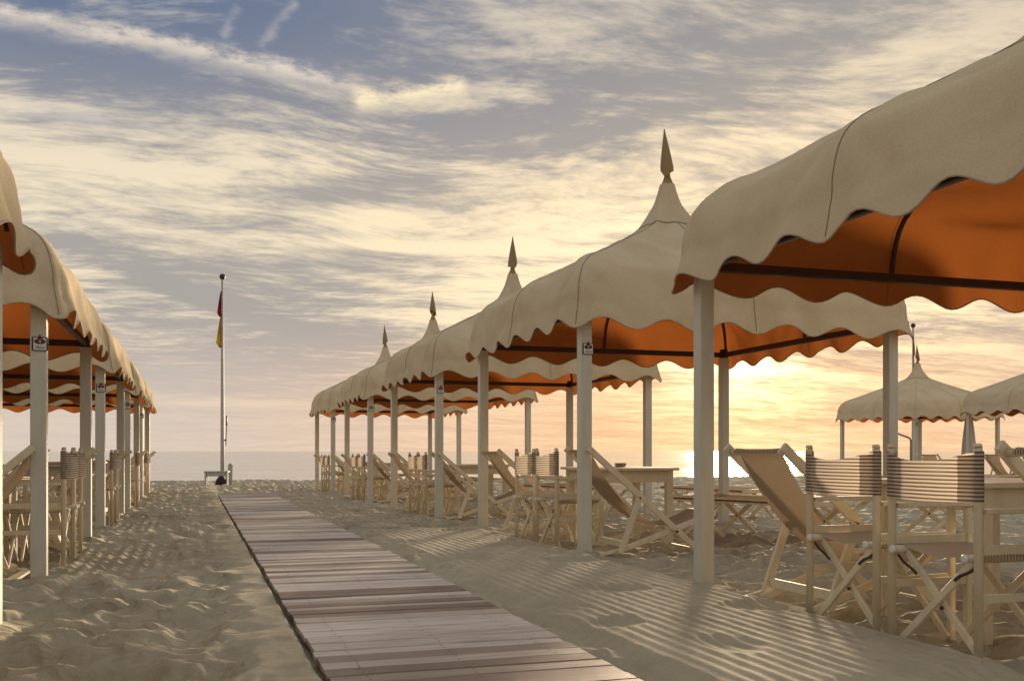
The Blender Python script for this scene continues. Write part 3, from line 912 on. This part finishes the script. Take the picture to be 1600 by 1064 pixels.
# ------------------------------------------------------------------ deck chair (faces local +X, head bar above x = 0)
def make_deck():
    t = thing('deck_chair')
    hw = 0.285
    head, prop_top, pivot, foot = (0.0, 0.865), (0.42, 0.475), (0.765, 0.185), (1.02, -0.02)
    prop_foot, seat_front = (0.24, 0.0), (1.16, 0.345)
    for sy in (-1, 1):
        y1, y2, y3 = sy * hw, sy * (hw - 0.032), sy * (hw - 0.002)
        bm = bmesh.new(); bar(bm, (head[0] - 0.03, y1, head[1] + 0.03), (foot[0], y1, foot[1]), 0.026, 0.052); obj('back_rail', bm, 'chair_wood', t)
        bm = bmesh.new(); bar(bm, (prop_foot[0] - 0.06, y2, prop_foot[1] + 0.0), (seat_front[0], y2, seat_front[1] - 0.01), 0.026, 0.046); obj('seat_rail', bm, 'chair_wood', t)
        bm = bmesh.new(); bar(bm, (prop_top[0], y1 + sy * 0.027, prop_top[1] - 0.0), (prop_foot[0] + 0.005, y1 + sy * 0.027, 0.01), 0.026, 0.05); obj('prop_leg', bm, 'chair_wood', t)
        bm = bmesh.new(); bar(bm, (prop_foot[0] - 0.03, y1 - sy * 0.0, 0.028), (prop_foot[0] - 0.17, y1, 0.0), 0.028, 0.03); obj('foot_block', bm, 'chair_wood', t)
        bm = bmesh.new()
        for (px_, pz_) in (prop_top, pivot): tube(bm, [(px_, y1 - sy * 0.018, pz_), (px_, y1 + sy * 0.043, pz_)], 0.009, 8)
        obj('bolt', bm, 'bolt', t)
    bm = bmesh.new(); tube(bm, [(head[0], -hw + 0.012, head[1]), (head[0], hw - 0.012, head[1])], 0.019, 10); obj('head_bar', bm, 'chair_wood', t)
    bm = bmesh.new(); tube(bm, [(seat_front[0] - 0.02, -hw + 0.05, seat_front[1] - 0.01), (seat_front[0] - 0.02, hw - 0.05, seat_front[1] - 0.01)], 0.018, 10); obj('front_bar', bm, 'chair_wood', t)
    bm = bmesh.new(); bar(bm, (prop_foot[0] + 0.045, -hw - 0.012, 0.085), (prop_foot[0] + 0.045, hw + 0.012, 0.085), 0.02, 0.055); obj('rear_crossbar', bm, 'chair_wood', t)
    bm = bmesh.new(); bar(bm, (prop_foot[0] - 0.13, -hw + 0.016, 0.012), (prop_foot[0] - 0.13, hw - 0.016, 0.012), 0.07, 0.018); obj('foot_crossbar', bm, 'chair_wood', t)
    bm = bmesh.new(); bar(bm, (foot[0] - 0.03, -hw + 0.014, 0.02), (foot[0] - 0.03, hw - 0.014, 0.02), 0.03, 0.02); obj('foot_crossbar', bm, 'chair_wood', t)
    # sling: over the head bar, hanging down in a curve to the front bar
    ctrl = [Vector((0.0, 0, 0.886)), Vector((0.20, 0, 0.52)), Vector((0.46, 0, 0.15)), Vector((0.80, 0, 0.16)), Vector((1.14, 0, 0.355))]
    path = []
    for a in (200, 160, 120, 90): path.append(Vector((0.022 * math.cos(R(a)), 0, 0.865 + 0.022 * math.sin(R(a)))))
    n_ = 22
    for i in range(1, n_ + 1):
        u = i / n_
        pts = ctrl[:]
        while len(pts) > 1: pts = [pts[k].lerp(pts[k + 1], u) for k in range(len(pts) - 1)]
        path.append(pts[0])
    for a in (60, 10, -60, -120): path.append(Vector((1.14 + 0.021 * math.cos(R(a)), 0, 0.335 + 0.021 * math.sin(R(a)))))
    rows = []
    for i, p in enumerate(path):
        f = math.sin(math.pi * i / (len(path) - 1))
        hw2 = 0.222 - 0.012 * f
        rows.append([(p.x, hw2 * s, p.z - 0.018 * f * (1 - s * s)) for s in (-1, -0.75, -0.5, -0.25, 0, 0.25, 0.5, 0.75, 1)])
    bm = bmesh.new(); sheet(bm, rows); obj('sling', bm, 'sling_stripe', t)
    return t

# ------------------------------------------------------------------ table
def make_table():
    t = thing('wooden_table')
    w, hgt = 0.88, 0.72
    bm = bmesh.new(); bar(bm, (-w / 2, 0, hgt - 0.013), (w / 2, 0, hgt - 0.013), w, 0.026, bev=0.005); obj('tabletop', bm, 'table_wood', t)
    for sx, sy in ((1, 1), (1, -1), (-1, 1), (-1, -1)):
        bm = bmesh.new(); bar(bm, (sx * (w / 2 - 0.075), sy * (w / 2 - 0.075), -0.05), (sx * (w / 2 - 0.075), sy * (w / 2 - 0.075), hgt - 0.027), 0.07, 0.07, (0, 1, 0)); obj('leg', bm, 'table_wood', t)
    e = w / 2 - 0.075
    for k in range(4):
        a = k * math.pi / 2; c, s_ = math.cos(a), math.sin(a)
        q = lambda x, y_: (x * c - y_ * s_, x * s_ + y_ * c, hgt - 0.083)
        bm = bmesh.new(); bar(bm, q(e + 0.01, -e + 0.036), q(e + 0.01, e - 0.036), 0.022, 0.11); obj('apron', bm, 'table_wood', t)
    return t

# ------------------------------------------------------------------ sunbed (long axis local X)
def make_bed():
    t = thing('sunbed')
    L, w, h = 1.85, 0.66, 0.37
    for sy in (-1, 1):
        bm = bmesh.new(); bar(bm, (-L / 2, sy * (w / 2 - 0.015), h), (L / 2, sy * (w / 2 - 0.015), h), 0.03, 0.06); obj('side_rail', bm, 'chair_wood', t)
        for x0 in (-0.62, 0.50):
            for d in (-1, 1):
                yy = sy * (w / 2 - 0.045 - (0.028 if d > 0 else 0))
                bm = bmesh.new(); bar(bm, (x0 - d * 0.26, yy, -0.02), (x0 + d * 0.24, yy, h - 0.0), 0.024, 0.045); obj('crossing_leg', bm, 'chair_wood', t)
            bm = bmesh.new(); tube(bm, [(x0, sy * (w / 2 - 0.09), h / 2 - 0.01), (x0, sy * (w / 2 - 0.025), h / 2 - 0.01)], 0.010, 8); obj('bolt', bm, 'bolt', t)
    for sx in (-1, 1):
        bm = bmesh.new(); bar(bm, (sx * (L / 2 - 0.018), -w / 2 + 0.031, h), (sx * (L / 2 - 0.018), w / 2 - 0.031, h), 0.034, 0.05); obj('end_rail', bm, 'chair_wood', t)
    rows = []
    for i in range(13):
        x_ = -L / 2 + 0.02 + (L - 0.04) * i / 12
        rows.append([(x_, w / 2 * s * (1.0 if abs(s) < 1 else 1.01), h + zo) for s, zo in ((-1.0, -0.012), (-0.985, 0.034), (-0.6, 0.026), (0, 0.020), (0.6, 0.026), (0.985, 0.034), (1.0, -0.012))])
    bm = bmesh.new(); sheet(bm, rows); obj('bed_fabric', bm, 'sling_stripe', t)
    return t

chair0, deck0, table0, bed0 = make_chair(), make_deck(), make_table(), make_bed()
used = set()
def place(proto, x, y, rz, label, cat, group, dz=0.0, tilt=0.0):
    o = proto if proto.name not in used else dup(proto)
    used.add(proto.name)
    o.location = (x, y, gz(x, y) + dz); o.rotation_euler = (tilt, 0, rz)
    return tag(o, label, cat, group)

jr = random.Random(3)
def jit(a): return jr.uniform(-a, a)
GRP = {'c': 'folding chairs under the tents', 'd': 'deck chairs under the tents', 't': 'wooden tables under the tents', 'b': 'sunbeds under the tents'}
def furnish(side, i, t0):
    s = 1 if side == 'R' else -1
    x0 = 3.134 if s > 0 else -1.0
    rz = 0 if s > 0 else math.pi
    row = 'right' if s > 0 else 'left'
    name = '%s %s tent' % (ORD[i], row)
    ny, c1, c2, fy = 0.20, 0.75, 1.36, 2.33
    if i == 0 and s > 0: ny, c1, c2, fy = 0.34, 0.91, 1.55, 2.24
    if s < 0: ny, c1, c2, fy = 0.15, 1.02, 1.62, 2.45
    j = 0.0 if i < 2 else 0.05
    place(chair0, x0 - s * 0.07 + jit(j), t0 + c1, rz + jit(0.03), 'striped canvas folding chair, nearer of two along the boardwalk, under the ' + name, 'folding chair', GRP['c'])
    place(chair0, x0 - s * 0.07 + jit(j), t0 + c2, rz + jit(0.03), 'striped canvas folding chair, farther of two along the boardwalk, under the ' + name, 'folding chair', GRP['c'])
    place(deck0, x0 + s * (0.04 + jit(j)), t0 + ny, rz + jit(0.03), 'striped sling deck chair at the near boardwalk post of the ' + name, 'deck chair', GRP['d'])
    place(deck0, x0 - s * (0.12 + jit(j)), t0 + fy, rz + jit(0.03), 'striped sling deck chair at the far boardwalk post of the ' + name, 'deck chair', GRP['d'])
    place(table0, x0 + s * 0.83, t0 + (1.55 if i == 0 else 1.18), jit(0.02), 'square cream wooden table amid the chairs of the ' + name, 'table', GRP['t'])
    place(bed0, x0 + s * 2.48, t0 + 1.30, R(90) + s * R(18 + jit(4)), 'low striped sunbed on crossed legs, beyond the table in the ' + name, 'sunbed', GRP['b'])
for i, t0 in enumerate(right_t): furnish('R', i, t0)
for i, t0 in enumerate(left_t): furnish('L', i, t0)
place(bed0, 7.35, 9.15, R(-15), 'low striped sunbed on open sand behind the nearest folding chairs, long side on', 'sunbed', GRP['b'])
place(bed0, 7.1, 12.6, R(100), 'low striped sunbed behind the table of the second right tent, out on the sand', 'sunbed', GRP['b'])

# glass ashtray on the second table
t = thing('ashtray', (4.05, 9.12, gz(4.05, 9.0) + 0.721))
bm = bmesh.new()
rings = []
for r, z in ((0.05, 0.0), (0.058, 0.02), (0.06, 0.038), (0.052, 0.038), (0.046, 0.014), (0.002, 0.012)):
    rings.append([bm.verts.new((r * math.cos(2 * math.pi * j / 20), r * math.sin(2 * math.pi * j / 20), z)) for j in range(20)])
for a, b in zip(rings[:-1], rings[1:]):
    for j in range(20):
        f = bm.faces.new((a[j], a[(j + 1) % 20], b[(j + 1) % 20], b[j])); f.smooth = True
bm.faces.new(list(reversed(rings[0])))
obj('bowl', bm, 'glass', t)
tag(t, 'small round glass ashtray on the table in the second right tent', 'ashtray')

# ------------------------------------------------------------------ flagpoles
def flagpole(x, y, hgt, lab, fl):
    t = thing('flagpole', (x, y, gz(x, y) - 0.05))
    bm = bmesh.new(); tube(bm, [(0, 0, -0.3), (0, 0, 1.3), (0, 0, hgt * 0.6), (0, 0, hgt)], [0.058, 0.052, 0.042, 0.03], 10, up=(0, 1, 0)); obj('pole', bm, 'white_paint', t)
    bm = bmesh.new(); bmesh.ops.create_uvsphere(bm, u_segments=14, v_segments=10, radius=0.085, matrix=Matrix.Translation((0, 0, hgt + 0.06)))
    for f in bm.faces: f.smooth = True
    obj('ball', bm, 'dark_frame', t)
    for nm, mt, z0, z1, wd in (('red_flag', 'flag_red', hgt - 0.33, hgt - 1.06, 0.13), ('yellow_flag', 'flag_yellow', hgt - 1.04, hgt - 1.92, 0.16)):
        rows = []
        for i in range(13):
            f = i / 12
            z = z0 + (z1 - z0) * f
            w = wd * (0.12 + 0.88 * f ** 0.8 * min(1, (1.04 - f) * 5))
            rows.append([(-0.03 - w * k / 8 * fl, -0.02 + 0.035 * math.sin(k * 1.6 + f * 3), z - 0.03 * k / 8) for k in range(9)])
        bm = bmesh.new(); sheet(bm, rows)
        ret = bmesh.ops.solidify(bm, geom=bm.faces[:], thickness=0.006)
        obj(nm, bm, mt, t)
    bm = bmesh.new(); bar(bm, (0.05, -0.03, 1.32), (0.105, -0.03, 1.30), 0.03, 0.05); bar(bm, (0.09, -0.03, 1.15), (0.115, -0.03, 1.75), 0.022, 0.03)
    tube(bm, [(0.115, -0.03, 1.72), (0.12, -0.03, 2.0)], 0.02, 8)
    obj('cleat', bm, 'dark_frame', t)
    tag(t, lab, 'flagpole')
    return t
flagpole(0.77, 29.2, 5.85, 'white flagpole with limp red and yellow flags at the end of the boardwalk', 1)
flagpole(24.8, 29.9, 5.5, 'distant flagpole with red and yellow flags behind the far right tent', -1)

# white slatted stool and board at the pole's foot
gx, gy = 0.64, 29.0
t = thing('white_bench', (gx, gy, gz(gx, gy) - 0.02), R(-8))
bm = bmesh.new(); bar(bm, (-0.36, 0, 0.40), (0.30, 0, 0.40), 0.36, 0.03); obj('seat', bm, 'white_paint', t)
for sx in (-0.31, 0.25):
    for sy in (-0.13, 0.13):
        bm = bmesh.new(); bar(bm, (sx, sy, -0.05), (sx, sy, 0.384), 0.055, 0.055, (0, 1, 0)); obj('leg', bm, 'white_paint', t)
for sy in (-0.15, 0.15):
    bm = bmesh.new(); bar(bm, (-0.28, sy, 0.325), (0.22, sy, 0.325), 0.022, 0.11); obj('apron', bm, 'white_paint', t)
tag(t, 'small white wooden bench beside the foot of the boardwalk flagpole', 'bench')
t = thing('upright_board', (0.96, 29.3, gz(1, 29.3) - 0.05))
bm = bmesh.new(); bar(bm, (0, 0, -0.1), (0.03, 0, 0.62), 0.13, 0.05, (0, 1, 0)); obj('board', bm, 'white_paint', t)
bm = bmesh.new(); tube(bm, [(0.03, 0, 0.62), (0.03, 0, 0.66)], [0.05, 0.03], 10, up=(0, 1, 0)); obj('rounded_top', bm, 'white_paint', t)
tag(t, 'narrow white board standing in the sand right of the flagpole foot', 'board')
t = thing('dark_sack', (0.72, 28.8, gz(0.6, 28.9) - 0.03))
bm = bmesh.new(); bmesh.ops.create_icosphere(bm, subdivisions=3, radius=0.16)
for v in bm.verts:
    v.co.z = v.co.z * (1.25 if v.co.z > 0 else 0.7) + 0.1; k = 1 - 0.35 * max(0, v.co.z) / 0.3
    v.co.x *= k * (1 + 0.1 * math.sin(9 * v.co.z)); v.co.y *= k
for f in bm.faces: f.smooth = True
o = obj('sack', bm, 'dark_bag', t)
tag(t, 'dark lumpy sack leaning at the foot of the flagpole', 'sack')

# ------------------------------------------------------------------ far right: closed parasol, shower pipe, loungers, sunbed in place of lattice frames
px_, py_ = 21.9, 24.0
t = thing('closed_parasol', (px_, py_, gz(px_, py_)))
bm = bmesh.new(); tube(bm, [(0, 0, -0.2), (0, 0, 2.2)], 0.025, 8, up=(0, 1, 0)); obj('pole', bm, 'white_paint', t)
bm = bmesh.new(); rings = []
for r, z in ((0.20, 0.55), (0.205, 0.75), (0.185, 1.1), (0.15, 1.5), (0.11, 1.85), (0.04, 2.12)):
    rings.append([bm.verts.new((r * (1 + 0.13 * math.cos(6 * a)) * math.cos(a), r * (1 + 0.13 * math.cos(6 * a)) * math.sin(a), z)) for a in [2 * math.pi * j / 36 for j in range(36)]])
for a, b in zip(rings[:-1], rings[1:]):
    for j in range(36):
        f = bm.faces.new((a[j], a[(j + 1) % 36], b[(j + 1) % 36], b[j])); f.smooth = True
bm.faces.new(rings[-1]); bm.faces.new(list(reversed(rings[0])))
obj('folded_cloth', bm, 'umbrella_cloth', t)
tag(t, 'closed pale grey parasol standing between the two far right tents', 'parasol')

sx_, sy_ = 19.25, 23.3
t = thing('shower_pipe', (sx_, sy_, gz(sx_, sy_)))
bm = bmesh.new(); tube(bm, [(0, 0, -0.1), (0, 0, 1.28), (-0.04, 0, 1.34), (-0.12, 0, 1.37), (-0.55, 0.05, 1.52)], 0.028, 8, up=(0, 1, 0)); obj('pipe', bm, 'grey_metal', t)
bm = bmesh.new(); tube(bm, [(-0.55, 0.05, 1.53), (-0.56, 0.05, 1.46), (-0.565, 0.05, 1.44)], [0.03, 0.06, 0.06], 10, up=(0, 1, 0)); obj('shower_head', bm, 'grey_metal', t)
tag(t, 'thin bent metal shower pipe in front of the far right tent', 'shower')

for k, (x_, y_, rz, lab) in enumerate([(19.6, 23.0, 0.25, 'dark wooden deck chair left of the closed parasol, seen as a silhouette'),
                                       (21.2, 22.4, 0.1, 'dark wooden deck chair right in front of the closed parasol')]):
    place(deck0, x_, y_, rz, lab, 'deck chair', GRP['d'])
place(bed0, 17.2, 17.7, -0.25, 'low sunbed in place of lattice frames, distant, between folding chair and table', 'sunbed', GRP['b'])  # sunbed added where distant lattice frames stand
place(bed0, 14.6, 18.4, 0.1, 'low sunbed on crossed legs, distant, seen between the two nearest folding chairs', 'sunbed', GRP['b'])
